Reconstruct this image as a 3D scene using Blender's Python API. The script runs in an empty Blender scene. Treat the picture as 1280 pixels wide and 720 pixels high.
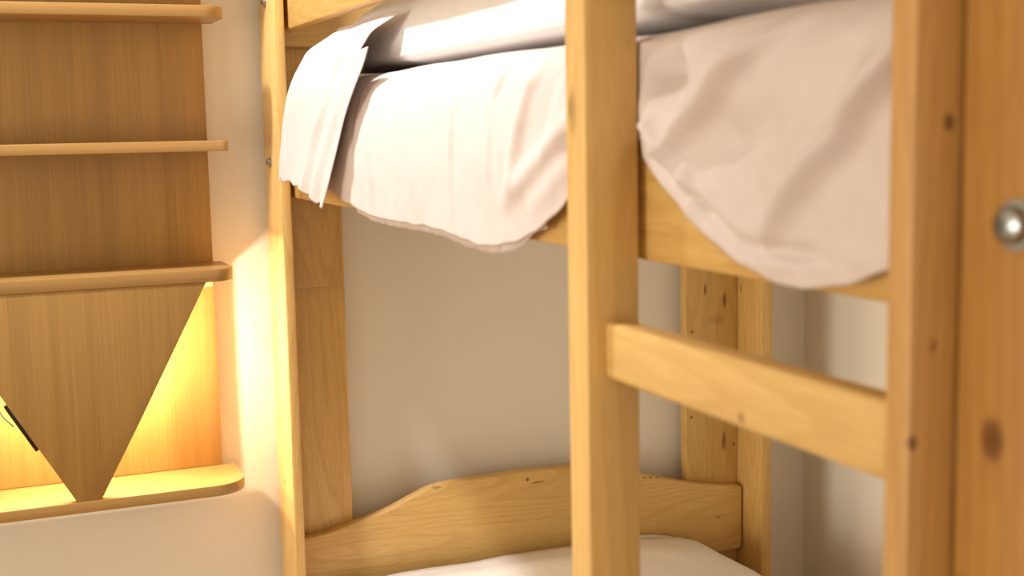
import bpy, bmesh, math, random
from mathutils import Vector, Matrix, noise
random.seed(7)
scene = bpy.context.scene
COL = scene.collection

# ------------------------------------------------------------------ camera
cam_d = bpy.data.cameras.new('camera')
cam = bpy.data.objects.new('camera', cam_d); COL.objects.link(cam); scene.camera = cam
YAW, PIT, ROLL = 0.39749676, 0.12281002, -0.01915233
fw = Vector((math.sin(YAW)*math.cos(PIT), math.cos(YAW)*math.cos(PIT), -math.sin(PIT)))
rt = Vector((math.cos(YAW), -math.sin(YAW), 0)); up = rt.cross(fw)
r2 = rt*math.cos(ROLL)+up*math.sin(ROLL); u2 = -rt*math.sin(ROLL)+up*math.cos(ROLL)
cam.matrix_world = Matrix(((r2.x, u2.x, -fw.x, 0), (r2.y, u2.y, -fw.y, 0), (r2.z, u2.z, -fw.z, 1.30), (0, 0, 0, 1)))
cam_d.sensor_width = 36; cam_d.lens = 1613.24/1280*36
cam_d.clip_start = 0.02
cam_d.dof.use_dof = True; cam_d.dof.focus_distance = 2.1; cam_d.dof.aperture_fstop = 7.0

# ------------------------------------------------------------------ world, lights, exposure
world = bpy.data.worlds.new('world'); scene.world = world; world.use_nodes = True
bg = world.node_tree.nodes['Background']
bg.inputs[0].default_value = (1.0, 0.90, 0.69, 1); bg.inputs[1].default_value = 0.9
vs = scene.view_settings
vs.view_transform = 'Standard'; vs.look = 'None'; vs.gamma = 1.0; vs.exposure = 0.0; vs.use_curve_mapping = False

def area(name, loc, target, size, energy, col):
    d = bpy.data.lights.new(name, 'AREA'); d.shape = 'DISK'; d.size = size; d.energy = energy; d.color = col
    o = bpy.data.objects.new(name, d); COL.objects.link(o); o.location = loc
    o.rotation_euler = (Vector(target)-Vector(loc)).to_track_quat('-Z', 'Y').to_euler()
    return o
def spot(name, loc, target, cone, blend, energy, rad, col):
    d = bpy.data.lights.new(name, 'SPOT'); d.spot_size = math.radians(cone); d.spot_blend = blend; d.energy = energy; d.shadow_soft_size = rad; d.color = col
    o = bpy.data.objects.new(name, d); COL.objects.link(o); o.location = loc
    o.rotation_euler = (Vector(target)-Vector(loc)).to_track_quat('-Z', 'Y').to_euler()
    return o
spot('bedding_spot', (-0.25, 1.70, 2.46), (0.50, 1.68, 1.30), 74, .7, 125, .06, (0.97, 0.97, 1.0))  # added unseen spot, its cone set to blow out the left upper bedding
area('left_fill', (-5.2, 0.15, 1.05), (0.5, 1.5, 1.0), 2.2, 130, (1.0, 0.91, 0.78))  # added fill from the left to brighten under the bunk; no window is modelled

# ------------------------------------------------------------------ materials
def srgb(r, g, b):
    f = lambda c: (c/255/12.92 if c/255 <= .04045 else ((c/255+.055)/1.055)**2.4)
    return (f(r), f(g), f(b), 1)
class NT:
    def __init__(s, name):
        s.m = bpy.data.materials.new(name); s.m.use_nodes = True
        s.t = s.m.node_tree; s.b = s.t.nodes['Principled BSDF']
    def n(s, typ, **kw):
        x = s.t.nodes.new(typ)
        for k, v in kw.items(): setattr(x, k, v)
        return x
    def l(s, a, b): s.t.links.new(a, b)
def ramp(nt, fac, stops):
    r = nt.n('ShaderNodeValToRGB'); nt.l(fac, r.inputs[0])
    el = r.color_ramp.elements
    el[0].position, el[0].color = stops[0]; el[1].position, el[1].color = stops[-1]
    for p, c in stops[1:-1]:
        e = el.new(p); e.color = c
    return r.outputs[0]
def mixc(nt, fac, a, b, mode='MIX'):
    m = nt.n('ShaderNodeMix', data_type='RGBA', blend_type=mode)
    for s, v in ((m.inputs[0], fac), (m.inputs[6], a), (m.inputs[7], b)):
        if hasattr(v, 'links'): nt.l(v, s)
        else: s.default_value = v
    return m.outputs[2]
def pine(name, axis, knots=(), light=(226, 188, 118), dark=(196, 149, 80), rough=0.36, fine=False):
    """lacquered softwood, grain along axis (0,1,2); knots = [(centre), (radii), strength]"""
    nt = NT(name)
    tc = nt.n('ShaderNodeTexCoord'); oi = nt.n('ShaderNodeObjectInfo')
    off = nt.n('ShaderNodeVectorMath', operation='SCALE'); off.inputs[0].default_value = (7.3, 3.1, 5.7); nt.l(oi.outputs['Random'], off.inputs['Scale'])
    add = nt.n('ShaderNodeVectorMath', operation='ADD'); nt.l(tc.outputs['Object'], add.inputs[0]); nt.l(off.outputs[0], add.inputs[1])
    mp = nt.n('ShaderNodeMapping'); sc = [1, 1, 1]; sc[axis] = 0.012 if fine else 0.075
    mp.inputs['Scale'].default_value = sc; nt.l(add.outputs[0], mp.inputs[0])
    # broad growth rings: warped bands
    n1 = nt.n('ShaderNodeTexNoise'); n1.inputs['Scale'].default_value = 9; n1.inputs['Detail'].default_value = 1.5; nt.l(mp.outputs[0], n1.inputs['Vector'])
    mul = nt.n('ShaderNodeMath', operation='MULTIPLY'); nt.l(n1.outputs[0], mul.inputs[0]); mul.inputs[1].default_value = 22 if not fine else 8
    fr = nt.n('ShaderNodeMath', operation='FRACT'); nt.l(mul.outputs[0], fr.inputs[0])
    rings = ramp(nt, fr.outputs[0], [(0, (0, 0, 0, 1)), (.55, (.25, .25, .25, 1)), (.9, (1, 1, 1, 1)), (1, (0, 0, 0, 1))])
    n2 = nt.n('ShaderNodeTexNoise'); n2.inputs['Scale'].default_value = 420 if not fine else 520; n2.inputs['Detail'].default_value = 3; nt.l(mp.outputs[0], n2.inputs['Vector'])
    fib = ramp(nt, n2.outputs[0], [(.3, (0, 0, 0, 1)), (.7, (1, 1, 1, 1))])
    L = srgb(*light); D = srgb(*dark)
    c = mixc(nt, fib, L, mixc(nt, 0.5 if not fine else 0.42, L, D))
    rm = nt.n('ShaderNodeMath', operation='MULTIPLY'); nt.l(rings, rm.inputs[0]); rm.inputs[1].default_value = 0.45 if not fine else 0.12
    c = mixc(nt, rm.outputs[0], c, D)
    n3 = nt.n('ShaderNodeTexNoise'); n3.inputs['Scale'].default_value = 40 if fine else 5; nt.l(mp.outputs[0], n3.inputs['Vector'])
    v = ramp(nt, n3.outputs[0], [(.3, (.88, .86, .82, 1)), (.7, (1.06, 1.05, 1.04, 1))])
    c = mixc(nt, 1.0, c, v, 'MULTIPLY')
    for (cen, rad, st) in knots:
        s1 = nt.n('ShaderNodeVectorMath', operation='SUBTRACT'); nt.l(tc.outputs['Object'], s1.inputs[0]); s1.inputs[1].default_value = cen
        s2 = nt.n('ShaderNodeVectorMath', operation='DIVIDE'); nt.l(s1.outputs[0], s2.inputs[0]); s2.inputs[1].default_value = rad
        s3 = nt.n('ShaderNodeVectorMath', operation='LENGTH'); nt.l(s2.outputs[0], s3.inputs[0])
        k = ramp(nt, s3.outputs['Value'], [(0, (1, 1, 1, 1)), (.55, (.85, .85, .85, 1)), (1, (0, 0, 0, 1))])
        km = nt.n('ShaderNodeMath', operation='MULTIPLY'); nt.l(k, km.inputs[0]); km.inputs[1].default_value = st
        c = mixc(nt, km.outputs[0], c, srgb(92, 48, 20))
    nt.l(c, nt.b.inputs['Base Color'])
    nt.b.inputs['Roughness'].default_value = rough
    bm = nt.n('ShaderNodeBump'); bm.inputs['Strength'].default_value = 0.0 if fine else 0.06; bm.inputs['Distance'].default_value = 0.001
    nt.l(n2.outputs[0], bm.inputs['Height']); nt.l(bm.outputs[0], nt.b.inputs['Normal'])
    return nt.m
def cloth(name, col, weave=True, rough=.85):
    nt = NT(name); tc = nt.n('ShaderNodeTexCoord')
    n = nt.n('ShaderNodeTexNoise'); n.inputs['Scale'].default_value = 55; n.inputs['Detail'].default_value = 4; nt.l(tc.outputs['Object'], n.inputs['Vector'])
    a = srgb(*col); d = srgb(*[c*.95 for c in col])
    nt.l(mixc(nt, n.outputs[0], d, a), nt.b.inputs['Base Color'])
    nt.b.inputs['Roughness'].default_value = rough
    nt.b.inputs['Sheen Weight'].default_value = 0.15
    n2 = nt.n('ShaderNodeTexNoise'); n2.inputs['Scale'].default_value = 38; n2.inputs['Detail'].default_value = 3; nt.l(tc.outputs['Object'], n2.inputs['Vector'])
    b = nt.n('ShaderNodeBump'); b.inputs['Strength'].default_value = .25; b.inputs['Distance'].default_value = .004
    nt.l(n2.outputs[0], b.inputs['Height']); nt.l(b.outputs[0], nt.b.inputs['Normal'])
    return nt.m
def plain(name, col, rough=.5, metal=0.0):
    nt = NT(name); tc = nt.n('ShaderNodeTexCoord')
    n = nt.n('ShaderNodeTexNoise'); n.inputs['Scale'].default_value = 30; nt.l(tc.outputs['Object'], n.inputs['Vector'])
    nt.l(mixc(nt, n.outputs[0], srgb(*[c*.93 for c in col]), srgb(*col)), nt.b.inputs['Base Color'])
    nt.b.inputs['Roughness'].default_value = rough; nt.b.inputs['Metallic'].default_value = metal
    return nt.m
def plaster(name, col):
    nt = NT(name); tc = nt.n('ShaderNodeTexCoord')
    n = nt.n('ShaderNodeTexNoise'); n.inputs['Scale'].default_value = 2.2; n.inputs['Detail'].default_value = 3; nt.l(tc.outputs['Object'], n.inputs['Vector'])
    nt.l(mixc(nt, n.outputs[0], srgb(*[c*.965 for c in col]), srgb(*col)), nt.b.inputs['Base Color'])
    nt.b.inputs['Roughness'].default_value = .75
    n2 = nt.n('ShaderNodeTexNoise'); n2.inputs['Scale'].default_value = 60; n2.inputs['Detail'].default_value = 5; nt.l(tc.outputs['Object'], n2.inputs['Vector'])
    b = nt.n('ShaderNodeBump'); b.inputs['Strength'].default_value = .08; b.inputs['Distance'].default_value = .003
    nt.l(n2.outputs[0], b.inputs['Height']); nt.l(b.outputs[0], nt.b.inputs['Normal'])
    return nt.m

M_WALL = plaster('cream_plaster', (242, 234, 219))
M_CEIL = plaster('ceiling_paint', (238, 232, 224))
M_FLOOR = pine('floor_wood', 1, light=(196, 160, 118), dark=(168, 130, 90), rough=.45)
PZ = pine('pine_upright', 2); PY = pine('pine_lengthwise', 1); PX = pine('pine_crosswise', 0)
VZ = pine('veneer_upright', 2, light=(174, 135, 72), dark=(137, 98, 47), rough=.42, fine=True)
VX = pine('veneer_edge', 0, light=(182, 142, 84), dark=(156, 116, 60), rough=.35, fine=True)
M_SHEET = cloth('sheet_cotton', (222, 206, 199))
M_PILLOW = cloth('pillow_cotton', (245, 241, 240))
M_MATT = cloth('mattress_ticking', (226, 220, 210))
M_STEEL = plain('zinc_steel', (172, 172, 170), .32, 1.0)
M_DARK = plain('black_plastic', (22, 20, 18), .4)

# ------------------------------------------------------------------ builders
def link(name, me, mat, parent=None, loc=(0, 0, 0)):
    o = bpy.data.objects.new(name, me); COL.objects.link(o)
    if mat: me.materials.append(mat)
    p = Vector(loc)
    if parent is not None:
        o.parent = parent
        q = parent
        while q is not None: p = p-q.location; q = q.parent
    o.location = p
    return o
def tag(o, label, cat, group=None):
    o['label'] = label; o['category'] = cat
    if group: o['group'] = group
    return o
def struct(o): o['kind'] = 'structure'; return o
def empty(name, loc):
    o = bpy.data.objects.new(name, None); COL.objects.link(o); o.location = loc; o.empty_display_size = .05
    return o
def to_mesh(bm, name, smooth=True, angle=40):
    bmesh.ops.recalc_face_normals(bm, faces=bm.faces[:])
    me = bpy.data.meshes.new(name); bm.to_mesh(me); bm.free()
    for p in me.polygons: p.use_smooth = smooth
    if smooth and angle: me.set_sharp_from_angle(angle=math.radians(angle))
    return me
def board(name, x0, x1, y0, y1, z0, z1, mat, parent=None, bev=.003, seg=2):
    c = ((x0+x1)/2, (y0+y1)/2, (z0+z1)/2)
    bm = bmesh.new(); bmesh.ops.create_cube(bm, size=1)
    bmesh.ops.scale(bm, vec=(x1-x0, y1-y0, z1-z0), verts=bm.verts)
    if bev: bmesh.ops.bevel(bm, geom=bm.edges[:], offset=bev, segments=seg, profile=.5, affect='EDGES')
    return link(name, to_mesh(bm, name), mat, parent, c)
def extrude_poly(name, pts, y0, y1, mat, parent, bev=.002, plane='xz', seg=2):
    """closed outline in xz (extruded along y) or xy (extruded along z)"""
    cx = sum(p[0] for p in pts)/len(pts); cv = sum(p[1] for p in pts)/len(pts); cm = (y0+y1)/2
    bm = bmesh.new()
    mk = (lambda a, b, t: (a-cx, t-cm, b-cv)) if plane == 'xz' else (lambda a, b, t: (a-cx, b-cv, t-cm))
    v0 = [bm.verts.new(mk(a, b, y0)) for a, b in pts]; v1 = [bm.verts.new(mk(a, b, y1)) for a, b in pts]
    f0 = bm.faces.new(v0); f1 = bm.faces.new(v1[::-1]); n = len(pts)
    for i in range(n): bm.faces.new((v0[i], v1[i], v1[(i+1) % n], v0[(i+1) % n]))
    bm.normal_update()
    if bev:
        bmesh.ops.bevel(bm, geom=list(set(list(f0.edges)+list(f1.edges))), offset=bev, segments=seg, profile=.5, affect='EDGES')
    loc = (cx, cm, cv) if plane == 'xz' else (cx, cv, cm)
    return link(name, to_mesh(bm, name), mat, parent, loc)
def lathe(prof, seg=24, axis='x'):
    """prof [(r, h)] revolved about an axis; +h points to -x"""
    bm = bmesh.new(); rings = []
    for r, h in prof:
        ring = []
        for k in range(seg if r > 1e-6 else 1):
            a = 2*math.pi*k/seg
            ring.append(bm.verts.new((-h, r*math.cos(a), r*math.sin(a)) if axis == 'x' else (r*math.cos(a), r*math.sin(a), h)))
        rings.append(ring)
    for A, B in zip(rings, rings[1:]):
        for k in range(seg):
            a0 = A[k % len(A)]; a1 = A[(k+1) % len(A)]; b0 = B[k % len(B)]; b1 = B[(k+1) % len(B)]
            vs_ = []
            for v in (a0, a1, b1, b0):
                if v not in vs_: vs_.append(v)
            if len(vs_) > 2: bm.faces.new(vs_)
    return bm
def sst(t): t = max(0, min(1, t)); return t*t*(3-2*t)
def interp(tab, x):
    if x <= tab[0][0]: return tab[0][1]
    for (a, va), (b, vb) in zip(tab, tab[1:]):
        if x <= b:
            return va+(vb-va)*((x-a)/(b-a))
    return tab[-1][1]
def smooth_interp(tab, x, w=.018):
    return sum(interp(tab, x+d*w)*g for d, g in ((-1, .25), (0, .5), (1, .25)))
def grid_mesh(name, rows, thick=0):
    bm = bmesh.new()
    V = [[bm.verts.new(p) for p in r] for r in rows]
    for a, b in zip(V, V[1:]):
        for i in range(len(a)-1): bm.faces.new((a[i], a[i+1], b[i+1], b[i]))
    if thick:
        bmesh.ops.recalc_face_normals(bm, faces=bm.faces[:])
        bmesh.ops.solidify(bm, geom=bm.faces[:], thickness=thick)
    return to_mesh(bm, name, True, None)

# ------------------------------------------------------------------ room shell
WY, WX = 2.205, 1.583
struct(board('wall_back', -2.2, WX+.1, WY, WY+.1, 0, 2.5, M_WALL, bev=0))
struct(board('wall_right', WX, WX+.1, -2.2, WY, 0, 2.5, M_WALL, bev=0))
struct(board('ceiling', -2.2, WX+.1, -2.2, WY+.1, 2.5, 2.6, M_CEIL, bev=0))
struct(board('floor', -2.2, WX+.1, -2.2, WY+.1, -.1, 0, M_FLOOR, bev=0))

# ------------------------------------------------------------------ bunk bed frame
bed = empty('bunk_bed', (.939, 1.29, 0))
tag(bed, 'pine bunk bed frame with bolted posts standing in the room corner', 'bunk bed')
XF, XB = .467, 1.411           # outer faces of the long sides
YN, YF = .405, 2.183           # near and far ends
T = .0175
H = 1.76
# front post board, head end: knots on its outward face
k_front = pine('pine_front_post', 2, [((-.009, .04, .105), (.012, .004, .010), .8), ((-.009, .003, -.171), (.012, .005, .007), .7),
    ((-.009, -.01, .328), (.01, .0025, .004), .8), ((-.009, .012, .413), (.01, .002, .004), .8), ((-.009, .07, .52), (.01, .002, .004), .8), ((-.009, .058, .095), (.01, .006, .02), .35)])
board('post_board', XF, XF+T, 2.070, YF, 0, H, k_front, bed)
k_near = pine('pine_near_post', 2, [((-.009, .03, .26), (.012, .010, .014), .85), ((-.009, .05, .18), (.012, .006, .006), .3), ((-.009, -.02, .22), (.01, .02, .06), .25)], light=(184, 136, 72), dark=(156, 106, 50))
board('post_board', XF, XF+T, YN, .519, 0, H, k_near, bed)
k_back = pine('pine_back_post', 2, [((-.012, .02, .1), (.01, .003, .012), .6)])
board('post_board', XB-.022, XB, 2.070, YF, 0, H, k_back, bed)
board('post_board', XB-.022, XB, YN, .519, 0, H, PZ, bed)
# end uprights, set between the post boards at each end
A0, A1 = 2.157, 2.181
k_af = pine('pine_end_upright_front', 2, [((.043, -.012, .33), (.004, .01, .006), .6), ((.043, -.012, .255), (.0035, .01, .005), .5)])
board('end_upright', XF+T, .592, A0, A1, 0, H, k_af, bed)
k_ab = pine('pine_end_upright_back', 2, [((-.016, -.012, .101), (.0035, .01, .014), .85), ((.028, -.012, .078), (.0045, .01, .018), .8),
    ((.027, -.012, -.205), (.006, .01, .024), .7), ((.050, -.012, -.215), (.0035, .01, .005), .8), ((-.045, -.012, .02), (.004, .01, .004), .8), ((-.047, -.012, -.15), (.004, .01, .004), .8), ((.01, -.012, .04), (.022, .01, .012), .25)])
board('end_upright', 1.271, XB-.022, A0, A1, 0, H, k_ab, bed)
for x0, x1 in ((XF+T, .592), (1.271, XB-.022)):
    board('end_upright', x0, x1, YN+.002, YN+.026, 0, H, PZ, bed)
# joint blocks that carry the upper end
k_bl = pine('pine_joint_block', 2, [((-.02, -.012, -.07), (.004, .01, .010), -.6), ((-.025, -.012, .03), (.004, .01, .007), -.4)], light=(214, 174, 108), dark=(190, 144, 80))
board('joint_block', XF+T+.001, .577, 2.134, A0, 1.038, 1.30, k_bl, bed, bev=.004)
board('joint_block', 1.29, XB-.023, 2.134, A0, 1.20, 1.30, PZ, bed)
# shaped headboards
def s_profile(zs):
    prof = [(.4865, .603), (.54, .608), (.587, .619), (.625, .627), (.661, .638), (.695, .652), (.726, .6635), (.755, .669), (.80, .671), (.90, .673), (1.0, .670), (1.06, .664), (1.11, .652), (1.155, .638), (1.208, .622), (1.28, .603), (1.33, .593), (1.372, .587)]
    out = [(x, z+zs) for x, z in prof]
    # rounded far end
    for k in range(1, 6):
        a = math.pi/2*(1-k/5); out.append((1.376+.010*math.cos(a), .577+zs+.010*math.sin(a)))
    for k in range(0, 6):
        a = -math.pi/2*k/5; out.append((1.376+.010*math.cos(a), .466+zs+.010*math.sin(a)))
    out += [(.80, .452+zs), (.4865, .452+zs)]
    return out
cen = lambda pts: (sum(p[0] for p in pts)/len(pts), sum(p[1] for p in pts)/len(pts))
hp = s_profile(0); hc = cen(hp)
kk = lambda x, z, rx, rz, s: ((x-hc[0], -.012, z-hc[1]), (rx, .012, rz), s)
k_head = pine('pine_headboard', 0, [kk(.920, .656, .0035, .005, .9), kk(.943, .649, .014, .0016, .9), kk(.934, .6475, .010, .0015, .6), kk(1.165, .629, .006, .0018, .95), kk(1.178, .628, .005, .0018, .95), kk(1.195, .6255, .006, .002, .8),
    kk(1.330, .528, .003, .003, .8), kk(.742, .664, .012, .003, .5), kk(.575, .575, .005, .002, -.6)])
extrude_poly('headboard', hp, 2.134, A0-.0005, k_head, bed, .004, seg=3)
extrude_poly('headboard', s_profile(.989), 2.134, A0-.0005, PX, bed, .004, seg=3)
extrude_poly('footboard', s_profile(.989), YN+.0265, YN+.05, PX, bed, .004)
# long rails, upper and lower, and the guard rails
RX0, RX1 = .4915, .5135
k_rail = pine('pine_rail', 1, [((-.011, .2, -.02), (.01, .02, .006), .2)], light=(230, 190, 114), dark=(204, 155, 80))
for (z0, z1, nm) in ((1.194, 1.315, 'side_rail'), (.28, .395, 'side_rail'), (1.465, 1.575, 'guard_rail')):
    board(nm, RX0, RX1, .43, 2.133 if nm != 'guard_rail' else 2.131, z0, z1, k_rail, bed, bev=.004)
    board(nm, XB-.046, XB-.0225, .43, 2.133, z0, z1, PY, bed, bev=.004)
# slats under both mattresses
sl = None
for zz in (1.198, .34):
    for k in range(11):
        y = .60+k*.14
        if sl is None:
            sl = board('slat', RX1+.001, XB-.047, y-.035, y+.035, zz, zz+.018, PX, bed); zz0 = zz; y00 = y
        else:
            c = sl.copy(); COL.objects.link(c); c.parent = bed
            c.location = (sl.location.x, sl.location.y+(y-y00), sl.location.z+(zz-zz0))
# bolts
def bolt(loc, s=1.0):
    w = link('bolt', to_mesh(lathe([(0, -.001), (.0105*s, -.001), (.0115*s, 0), (.0115*s, .0012), (.0085*s, .0016), (.0085*s, .004*s), (.0078*s, .0062*s), (.005*s, .0078*s), (.0032*s, .0082*s), (.0032*s, .0062*s), (0, .0060*s)]), 'bolt'), M_STEEL, bed, loc)
    return w
bolt((XF-.0002, 2.138, 1.252), .75); bolt((XF-.0002, 2.128, 1.512), .75); bolt((XF-.0002, .480, 1.249), 1.1)
for z in (1.27, 1.2): bolt((XF-.0002, 2.138, z-.86), .75)

# ------------------------------------------------------------------ ladder
lad = empty('ladder', (.461, .725, 0))
tag(lad, 'pine ladder with flat rungs fixed to the front of the bunk bed', 'ladder')
LX0, LX1 = .438, .4842
k_lm = pine('pine_ladder_upright', 2, [((-.023, .004, .432), (.01, .009, .022), .35), ((-.023, .008, .436), (.01, .004, .010), .4)], light=(230, 192, 122), dark=(206, 160, 90))
board('ladder_upright', LX0, LX1, .893, .929, 0, H, k_lm, lad, bev=.0028, seg=2)
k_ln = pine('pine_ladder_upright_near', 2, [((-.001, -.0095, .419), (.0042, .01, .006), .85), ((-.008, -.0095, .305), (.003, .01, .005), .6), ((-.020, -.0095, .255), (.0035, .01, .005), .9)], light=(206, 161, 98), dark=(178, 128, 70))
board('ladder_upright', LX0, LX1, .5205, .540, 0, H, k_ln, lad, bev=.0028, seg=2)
k_rg = pine('pine_rung', 1, [((-.011, -.018, -.015), (.01, .006, .005), .5)], light=(232, 194, 124), dark=(210, 166, 96))
for z in (.184, .504, .824, 1.1035, 1.424):
    if abs(z-.824) < .001: z = .784
    board('rung', .4525, .4755, .5395, .8935, z, z+.0455, k_rg if 1.0 < z < 1.2 else PY, lad, bev=.005, seg=3)

# ------------------------------------------------------------------ wall shelf
shelf = empty('wall_shelf', (.1405, 2.203, .722))
tag(shelf, 'oak veneer wall shelf with rounded boards and a wedge-shaped front panel', 'wall shelf')
board('back_panel', -.0915, .3725, 2.180, 2.2035, .74, 2.05, VZ, shelf, bev=.001)
def shelf_board(z0, z1, xr=.388, r=.05, y0=2.048, chip=False):
    pts = [(.1405*2-xr, 2.1795), (xr, 2.1795)]
    for k in range(0, 11):
        a = -math.pi/2*k/10; pts.append((xr-r+r*math.cos(a), y0+r+r*math.sin(a)))
    for k in range(0, 11):
        a = -math.pi/2-math.pi/2*k/10; pts.append((.1405*2-xr+r+r*math.cos(a), y0+r+r*math.sin(a)))
    return extrude_poly('shelf_board', pts[::-1], z0, z1, VX, shelf, .0012, plane='xy')
shelf_board(1.685, 1.702); shelf_board(1.480, 1.498, .388, .035); shelf_board(1.274, 1.2905, .384, .012)
shelf_board(1.069, 1.089, .386, .035); shelf_board(.722, .7400, .393, .055)
fp = extrude_poly('front_panel', [(-.060, 1.0688), (.126, .7402), (.1625, .7402), (.231, .866), (.338, 1.0688)], 2.0495, 2.063, VZ, shelf, .0007)
# black catch strip on the panel's slanting left edge, with a short lead behind it
def along_edge(name, a, b, w, y0, y1, mat, parent, off):
    d = Vector((b[0]-a[0], b[1]-a[1])).normalized(); n = Vector((d.y, -d.x))
    q = [Vector(a)+n*off, Vector(b)+n*off, Vector(b)+n*(off+w), Vector(a)+n*(off+w)]
    return extrude_poly(name, [tuple(v) for v in q], y0, y1, mat, parent, .0004)
st = along_edge('catch_strip', (.0345, .9015), (.0760, .8282), .0065, 2.053, 2.066, M_DARK, fp, -.0008)
cu = bpy.data.curves.new('lead', 'CURVE'); cu.dimensions = '3D'; cu.bevel_depth = .0012; cu.bevel_resolution = 2
sp = cu.splines.new('BEZIER'); P_ = [(.020, 2.10, .905), (.026, 2.10, .880), (.043, 2.10, .858)]
sp.bezier_points.add(2)
for bp, p in zip(sp.bezier_points, P_): bp.co = p; bp.handle_left_type = bp.handle_right_type = 'AUTO'
tmp = bpy.data.objects.new('tmp', cu); COL.objects.link(tmp)
dg = bpy.context.evaluated_depsgraph_get(); me = bpy.data.meshes.new_from_object(tmp.evaluated_get(dg)); bpy.data.objects.remove(tmp)
link('lead', me, M_DARK, shelf, (0, 0, 0))
# batten under the third board
board('batten', -.085, .366, 2.150, 2.1795, 1.050, 1.0688, pine('pale_batten', 0, light=(238, 216, 176), dark=(222, 192, 140)), shelf, bev=.001)

# lamp hidden behind the wedge panel: base on the back panel, socket, opal bulb
lamp = empty('shelf_lamp', (.1405, 2.1795, .945))
tag(lamp, 'small warm lamp glowing behind the wedge panel of the wall shelf', 'lamp')
def lz(prof): return to_mesh(lathe(prof, 24, 'z'), 'p')
LZ = .945
board('lamp_base', .035, .246, 2.166, 2.1795, LZ-.014, LZ+.014, plain('lamp_white', (235, 230, 222), .4), lamp, bev=.003)
nt = NT('warm_bulb'); nt.b.inputs['Base Color'].default_value = (1, .9, .7, 1)
nt.b.inputs['Emission Color'].default_value = (1, .84, .56, 1); nt.b.inputs['Emission Strength'].default_value = 40
for bx_, en in ((.222, 7.0), (.058, 5.0)):
    sk = link('socket', lz([(0, 0), (.011, 0), (.011, .030), (0, .030)]), M_DARK, lamp, (bx_, 2.166, LZ)); sk.rotation_euler = (math.pi/2, 0, 0)
    link('bulb', lz([(0, -.016), (.008, -.0145), (.013, -.009), (.016, 0), (.013, .009), (.008, .0145), (0, .016)]), nt.m, lamp, (bx_, 2.120, LZ))
    ld = bpy.data.lights.new('shelf_lamp_light', 'POINT'); ld.energy = en; ld.color = (1, .85, .64); ld.shadow_soft_size = .014
    lo = bpy.data.objects.new('shelf_lamp_light', ld); COL.objects.link(lo); lo.location = (bx_, 2.088, LZ)

# ------------------------------------------------------------------ bedding, upper bunk
def soft_box(name, x0, x1, y0, y1, z0, z1, bev, mat, crown=0, amp=.003, fr=5):
    bm = bmesh.new(); bmesh.ops.create_cube(bm, size=1)
    bmesh.ops.scale(bm, vec=(x1-x0, y1-y0, z1-z0), verts=bm.verts)
    bmesh.ops.bevel(bm, geom=bm.edges[:], offset=bev, segments=5, profile=.5, affect='EDGES')
    bmesh.ops.subdivide_edges(bm, edges=[e for e in bm.edges if e.calc_length() > .2], cuts=24, use_grid_fill=True)
    for v in bm.verts:
        u = 2*v.co.x/(x1-x0); w = 2*v.co.y/(y1-y0)
        n = noise.noise(Vector(v.co)*fr)
        if v.co.z > 0: v.co.z += crown*(1-u*u)*(1-w**4)+amp*n
    return link(name, to_mesh(bm, name, True, 60), mat, None, ((x0+x1)/2, (y0+y1)/2, (z0+z1)/2))
tag(soft_box('mattress', .5155, 1.36, .47, 2.125, 1.2165, 1.368, .03, M_MATT), 'upper bunk mattress mostly hidden under the draped white sheet', 'mattress')

HEM = [(.535, 1.25), (.555, 1.232), (.574, 1.222), (.613, 1.209), (.645, 1.202), (.673, 1.199), (.70, 1.202), (.732, 1.208), (.77, 1.222), (.806, 1.239), (.84, 1.259), (.869, 1.279), (.89, 1.291), (.911, 1.297), (.94, 1.286), (.97, 1.264), (.996, 1.245),
       (1.026, 1.228), (1.06, 1.213), (1.09, 1.204), (1.117, 1.197), (1.15, 1.189), (1.20, 1.185), (1.264, 1.188), (1.33, 1.193), (1.399, 1.194), (1.45, 1.193), (1.52, 1.193), (1.591, 1.194), (1.65, 1.200), (1.70, 1.206), (1.74, 1.213), (1.80, 1.222), (1.92, 1.232)]
def seg_d(p, a, b):
    ax, ay = a; bx, by = b; dx, dy = bx-ax, by-ay
    t = max(0, min(1, ((p[0]-ax)*dx+(p[1]-ay)*dy)/(dx*dx+dy*dy)))
    return math.hypot(p[0]-ax-t*dx, p[1]-ay-t*dy), t
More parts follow.
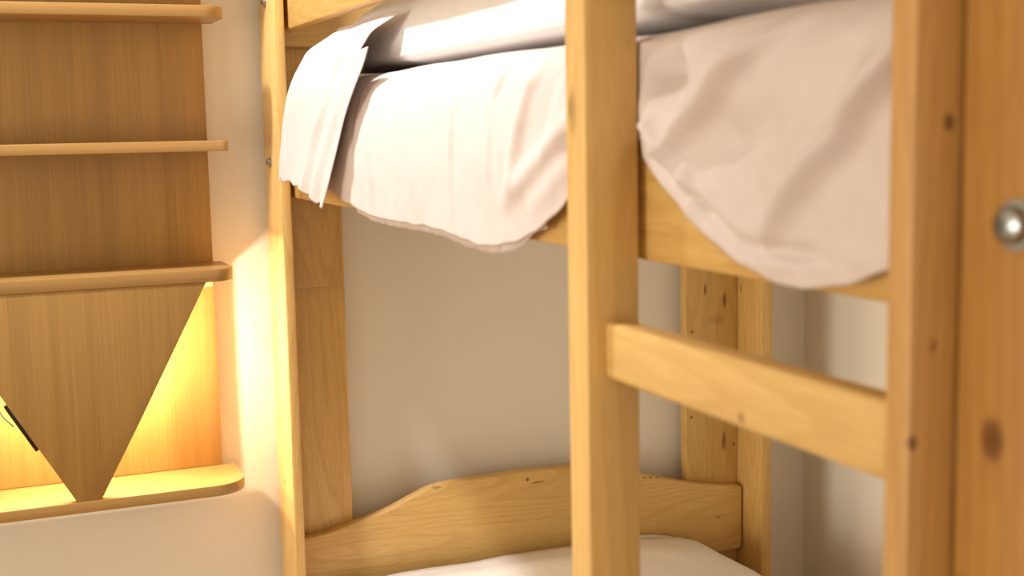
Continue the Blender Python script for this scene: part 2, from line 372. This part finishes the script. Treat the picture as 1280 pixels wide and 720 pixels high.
# ridges (+) and hollows (-): ends in (length, height), width, amplitude
FOLDS = [((.655, 1.385), (.825, 1.283), .008, .022), ((.80, 1.268), (.80, 1.235), .008, .008), ((.70, 1.30), (.80, 1.272), .016, -.008), ((.70, 1.365), (.735, 1.335), .012, .006), ((.555, 1.345), (.70, 1.225), .009, .022), ((.63, 1.325), (.70, 1.29), .020, -.008), ((.60, 1.33), (.63, 1.30), .008, .006), ((.60, 1.378), (.63, 1.36), .012, .006),
         ((.85, 1.345), (.825, 1.328), .018, -.032), ((.76, 1.30), (.70, 1.24), .022, -.010), ((.62, 1.30), (.58, 1.25), .018, -.008), ((.85, 1.30), (.79, 1.24), .007, .010), ((.80, 1.255), (.74, 1.215), .005, -.005),
         ((.862, 1.291), (.806, 1.252), .005, -.012), ((.806, 1.252), (.732, 1.220), .005, -.012), ((.732, 1.220), (.62, 1.218), .005, -.010), ((.70, 1.21), (.59, 1.222), .006, .006), ((.665, 1.216), (.65, 1.222), .005, -.006),
         ((1.06, 1.37), (1.12, 1.25), .010, .008), ((1.03, 1.345), (1.05, 1.29), .016, -.006), ((.99, 1.30), (1.13, 1.235), .012, .008), ((1.0, 1.262), (1.08, 1.225), .012, .004), ((1.16, 1.368), (1.17, 1.26), .006, .004), ((1.145, 1.368), (1.155, 1.33), .004, -.006),
         ((1.255, 1.368), (1.27, 1.335), .0035, -.005), ((1.265, 1.36), (1.285, 1.195), .006, .0035), ((1.50, 1.35), (1.50, 1.2), .010, -.003), ((1.565, 1.36), (1.575, 1.2), .009, .004), ((1.64, 1.36), (1.66, 1.2), .009, -.004), ((1.42, 1.36), (1.40, 1.2), .02, .003)]
def drape(Y, z):
    d = 0
    for a, b, w, amp in FOLDS:
        q, t = seg_d((Y, z), a, b); d += amp*math.exp(-(q/w)**2)*(1-.55*t*t)
    d *= 1.0
    d += .0025*noise.noise(Vector((Y*14, z*9, 2.0)))+.0012*noise.noise(Vector((Y*45, z*20, 5.0)))
    return d
def pinch(Y): return max(math.exp(-((Y-.911)/.035)**4), math.exp(-((Y-.528)/.024)**4))
def sheet_rows(y0, y1, ny, hem_off, xoff, nz=52, top=True):
    rows = []
    for i in range(ny+1):
        Y = y0+(y1-y0)*i/ny; hz = smooth_interp(HEM, Y, .012)+hem_off(Y)
        r = []; zt = 1.3735-.006*math.exp(-((Y-.9)/.08)**2)+.003*noise.noise(Vector((Y*6, 0, 1)))
        pk = pinch(Y)
        base = .4740-.004*noise.noise(Vector((Y*5, 3, 0)))
        if top:
            for k in range(12):       # flat on the mattress, then over its edge
                t = k/11; x = .66-(.66-.505)*t
                r.append((x+xoff, Y, zt+.0015+.003*noise.noise(Vector((Y*9, x*12, 0)))*(1-t)))
        for k in range(nz+1):
            t = k/nz
            z = zt-.002+(hz-zt)*t
            over = math.exp(-((zt-z)/.018))     # rounding over the edge
            x = base+(.500-base)*over
            fall = min(1, (zt-z)/.03)
            belly = .006*math.sin(math.pi*t)*(1-pk)
            hemf = .35+.65*sst((z-hz)/.035)
            x = x-belly-drape(Y, z)*(1-pk)*fall*hemf
            x = x*(1-pk)+max(.4862, .4868)*pk if z < zt-.004 else x
            x = min(x, .4885 if z < 1.318 else .505)
            if z < 1.36: x = max(x, .440)
            r.append((x+xoff, Y, z))
        rows.append(r)
    return rows
sheet = empty('bed_sheet', (.55, 1.15, 1.372))
tag(sheet, 'rumpled white sheet hanging over the front edge of the upper bunk', 'bed sheet')
link('sheet_cloth', grid_mesh('sheet', sheet_rows(.545, 1.92, 360, lambda Y: .0022*noise.noise(Vector((Y*30, 0, 0))), 0, 56), .0008), M_SHEET, sheet)
# under layer whose gathered edge peeps out below
ruff = lambda Y: -.0065*sst((Y-1.08)/.05)*sst((1.70-Y)/.05)+.0022*noise.noise(Vector((Y*42, 1, 0)))
rows = sheet_rows(1.06, 1.72, 200, ruff, .0035, 30, False)
rows = [[(p[0]-.0016*math.sin(p[1]*150+2*math.sin(p[1]*37)), p[1], p[2]) for p in r] for r in rows]
link('under_layer', grid_mesh('under', rows, .0008), M_SHEET, sheet)
# gathered corner of the sheet beside the head post, in two overlapping flaps
def flap(name, left, right, x_of, n=60, m=60, pleat=.004, freq=3.0, ph=0):
    """left/right: [(v, Y, z)]"""
    rows = []
    fL = lambda tab, v, i: interp([(q[0], q[i]) for q in tab], v)
    sm = lambda tab, v, i: (fL(tab, v-.04, i)+2*fL(tab, v, i)+fL(tab, v+.04, i))/4
    for j in range(m+1):
        v = j/m; r = []
        for i in range(n+1):
            u = i/n
            Y = sm(left, v, 1)*(1-u)+sm(right, v, 1)*u; z = sm(left, v, 2)*(1-u)+sm(right, v, 2)*u
            x = x_of(u, v)-pleat*math.sin(freq*math.pi*2*u+ph+.8*v)*(.35+.65*v)-.002*noise.noise(Vector((u*4, v*3, ph)))
            if v > .97: z += .006*noise.noise(Vector((u*7, ph, 3)))
            r.append((x, Y, z))
        rows.append(r)
    return link(name, grid_mesh(name, rows, .001), M_SHEET, sheet)
flap('corner_flap', [(0, 1.855, 1.452), (.12, 1.90, 1.425), (.3, 1.945, 1.385), (.6, 2.01, 1.305), (1, 2.045, 1.224)], [(0, 1.58, 1.452), (.12, 1.58, 1.43), (.3, 1.63, 1.39), (.6, 1.73, 1.30), (1, 1.86, 1.214)],
     lambda u, v: .485-.023*sst(v*2.2)+(.03*(1-sst(v*6))), pleat=.0025, freq=1.6, ph=.6)
flap('corner_flap', [(0, 1.715, 1.401), (.25, 1.755, 1.355), (.6, 1.83, 1.285), (1, 1.905, 1.214)], [(0, 1.548, 1.405), (.25, 1.58, 1.365), (.6, 1.65, 1.285), (.85, 1.705, 1.225), (1, 1.735, 1.194)],
     lambda u, v: .466-.008*sst(v*2)-.008*u*v, pleat=.004, freq=2.2, ph=0)

def pillow(name, c, lx, ly, lz, mat, n=44, seed=0, rot=0, e=2.6):
    bm = bmesh.new()
    def pt(u, v, s):
        ed = max(abs(u), abs(v))
        h = ((1-abs(u)**e)*(1-abs(v)**(7 if v > 0 else 1.9)))**.5 if ed < 1 else 0
        pin = 1-.05*(1-v*v)*abs(u)**2-.0
        pin2 = 1-.04*(1-u*u)*abs(v)**2
        x = u*lx/2*pin; y = v*ly/2*pin2
        w = .012*noise.noise(Vector((x*9+seed, y*7, s*3)))+.006*noise.noise(Vector((x*24, y*20+seed, s*3)))
        z = s*(lz/2*h+w*h)
        hb = ((1-abs(u)**9)*(1-abs(v)**9))**.5 if ed < 1 else 0
        return (x, y, z if s > 0 else -.010*hb)
    for s in (1, -1):
        g = [[bm.verts.new(pt(-1+2*i/n, -1+2*j/n, s)) for i in range(n+1)] for j in range(n+1)]
        for j in range(n):
            for i in range(n): bm.faces.new((g[j][i], g[j][i+1], g[j+1][i+1], g[j+1][i]))
    bmesh.ops.remove_doubles(bm, verts=bm.verts[:], dist=.0004)
    o = link(name, to_mesh(bm, name, True, None), mat, None, c); o.rotation_euler = (0, 0, rot)
    return o
tag(pillow('pillow', (.735, 1.400, 1.395), .46, 1.18, .21, M_PILLOW, seed=3, e=3.6), 'plump white pillow lying lengthwise on the upper bunk mattress', 'pillow')

# ------------------------------------------------------------------ bedding, lower bunk
lm_ = tag(soft_box('mattress', .519, 1.256, .47, 2.126, .3585, .500, .025, M_MATT, crown=.02, amp=.002), 'lower bunk mattress edge showing greyish behind the white sheet', 'mattress')
rows = []
for j in range(91):
    Y = .52+(2.100-.52)*j/90; r = []
    for i in range(71):
        u = i/70
        if u < .12: x = .5165; z = .475+(.503-.475)*(u/.12)
        elif u > .9: x = 1.2615+.004*noise.noise(Vector((Y*8, u, 0))); z = .4990-(u-.9)/.1*.05
        else:
            x = .517+(1.260-.517)*(u-.12)/.78
            z = interp([(.514, .505), (.56, .522), (.70, .530), (1.0, .5305), (1.16, .523), (1.22, .513), (1.26, .500)], x)
            z += .003*noise.noise(Vector((x*7, Y*7, 3)))+.0015*noise.noise(Vector((x*25+Y*14, Y*6, 7)))
        r.append((x, Y, z))
    rows.append(r)
ls = link('bed_sheet', grid_mesh('lower_sheet', rows, .001), cloth('smooth_sheet_cotton', (246, 238, 228)))
tag(ls, 'smooth white sheet spread over the lower bunk below the curved headboard', 'bed sheet')

# piped end of the lower mattress standing a little proud of the sheet
arc = [(.97+.275*k/16, .492+.033*math.sin(math.pi*k/16)**.55) for k in range(17)]
extrude_poly('piped_edge', arc+[(1.245, .48), (.97, .48)], 2.106, 2.120, M_MATT, lm_, .003)
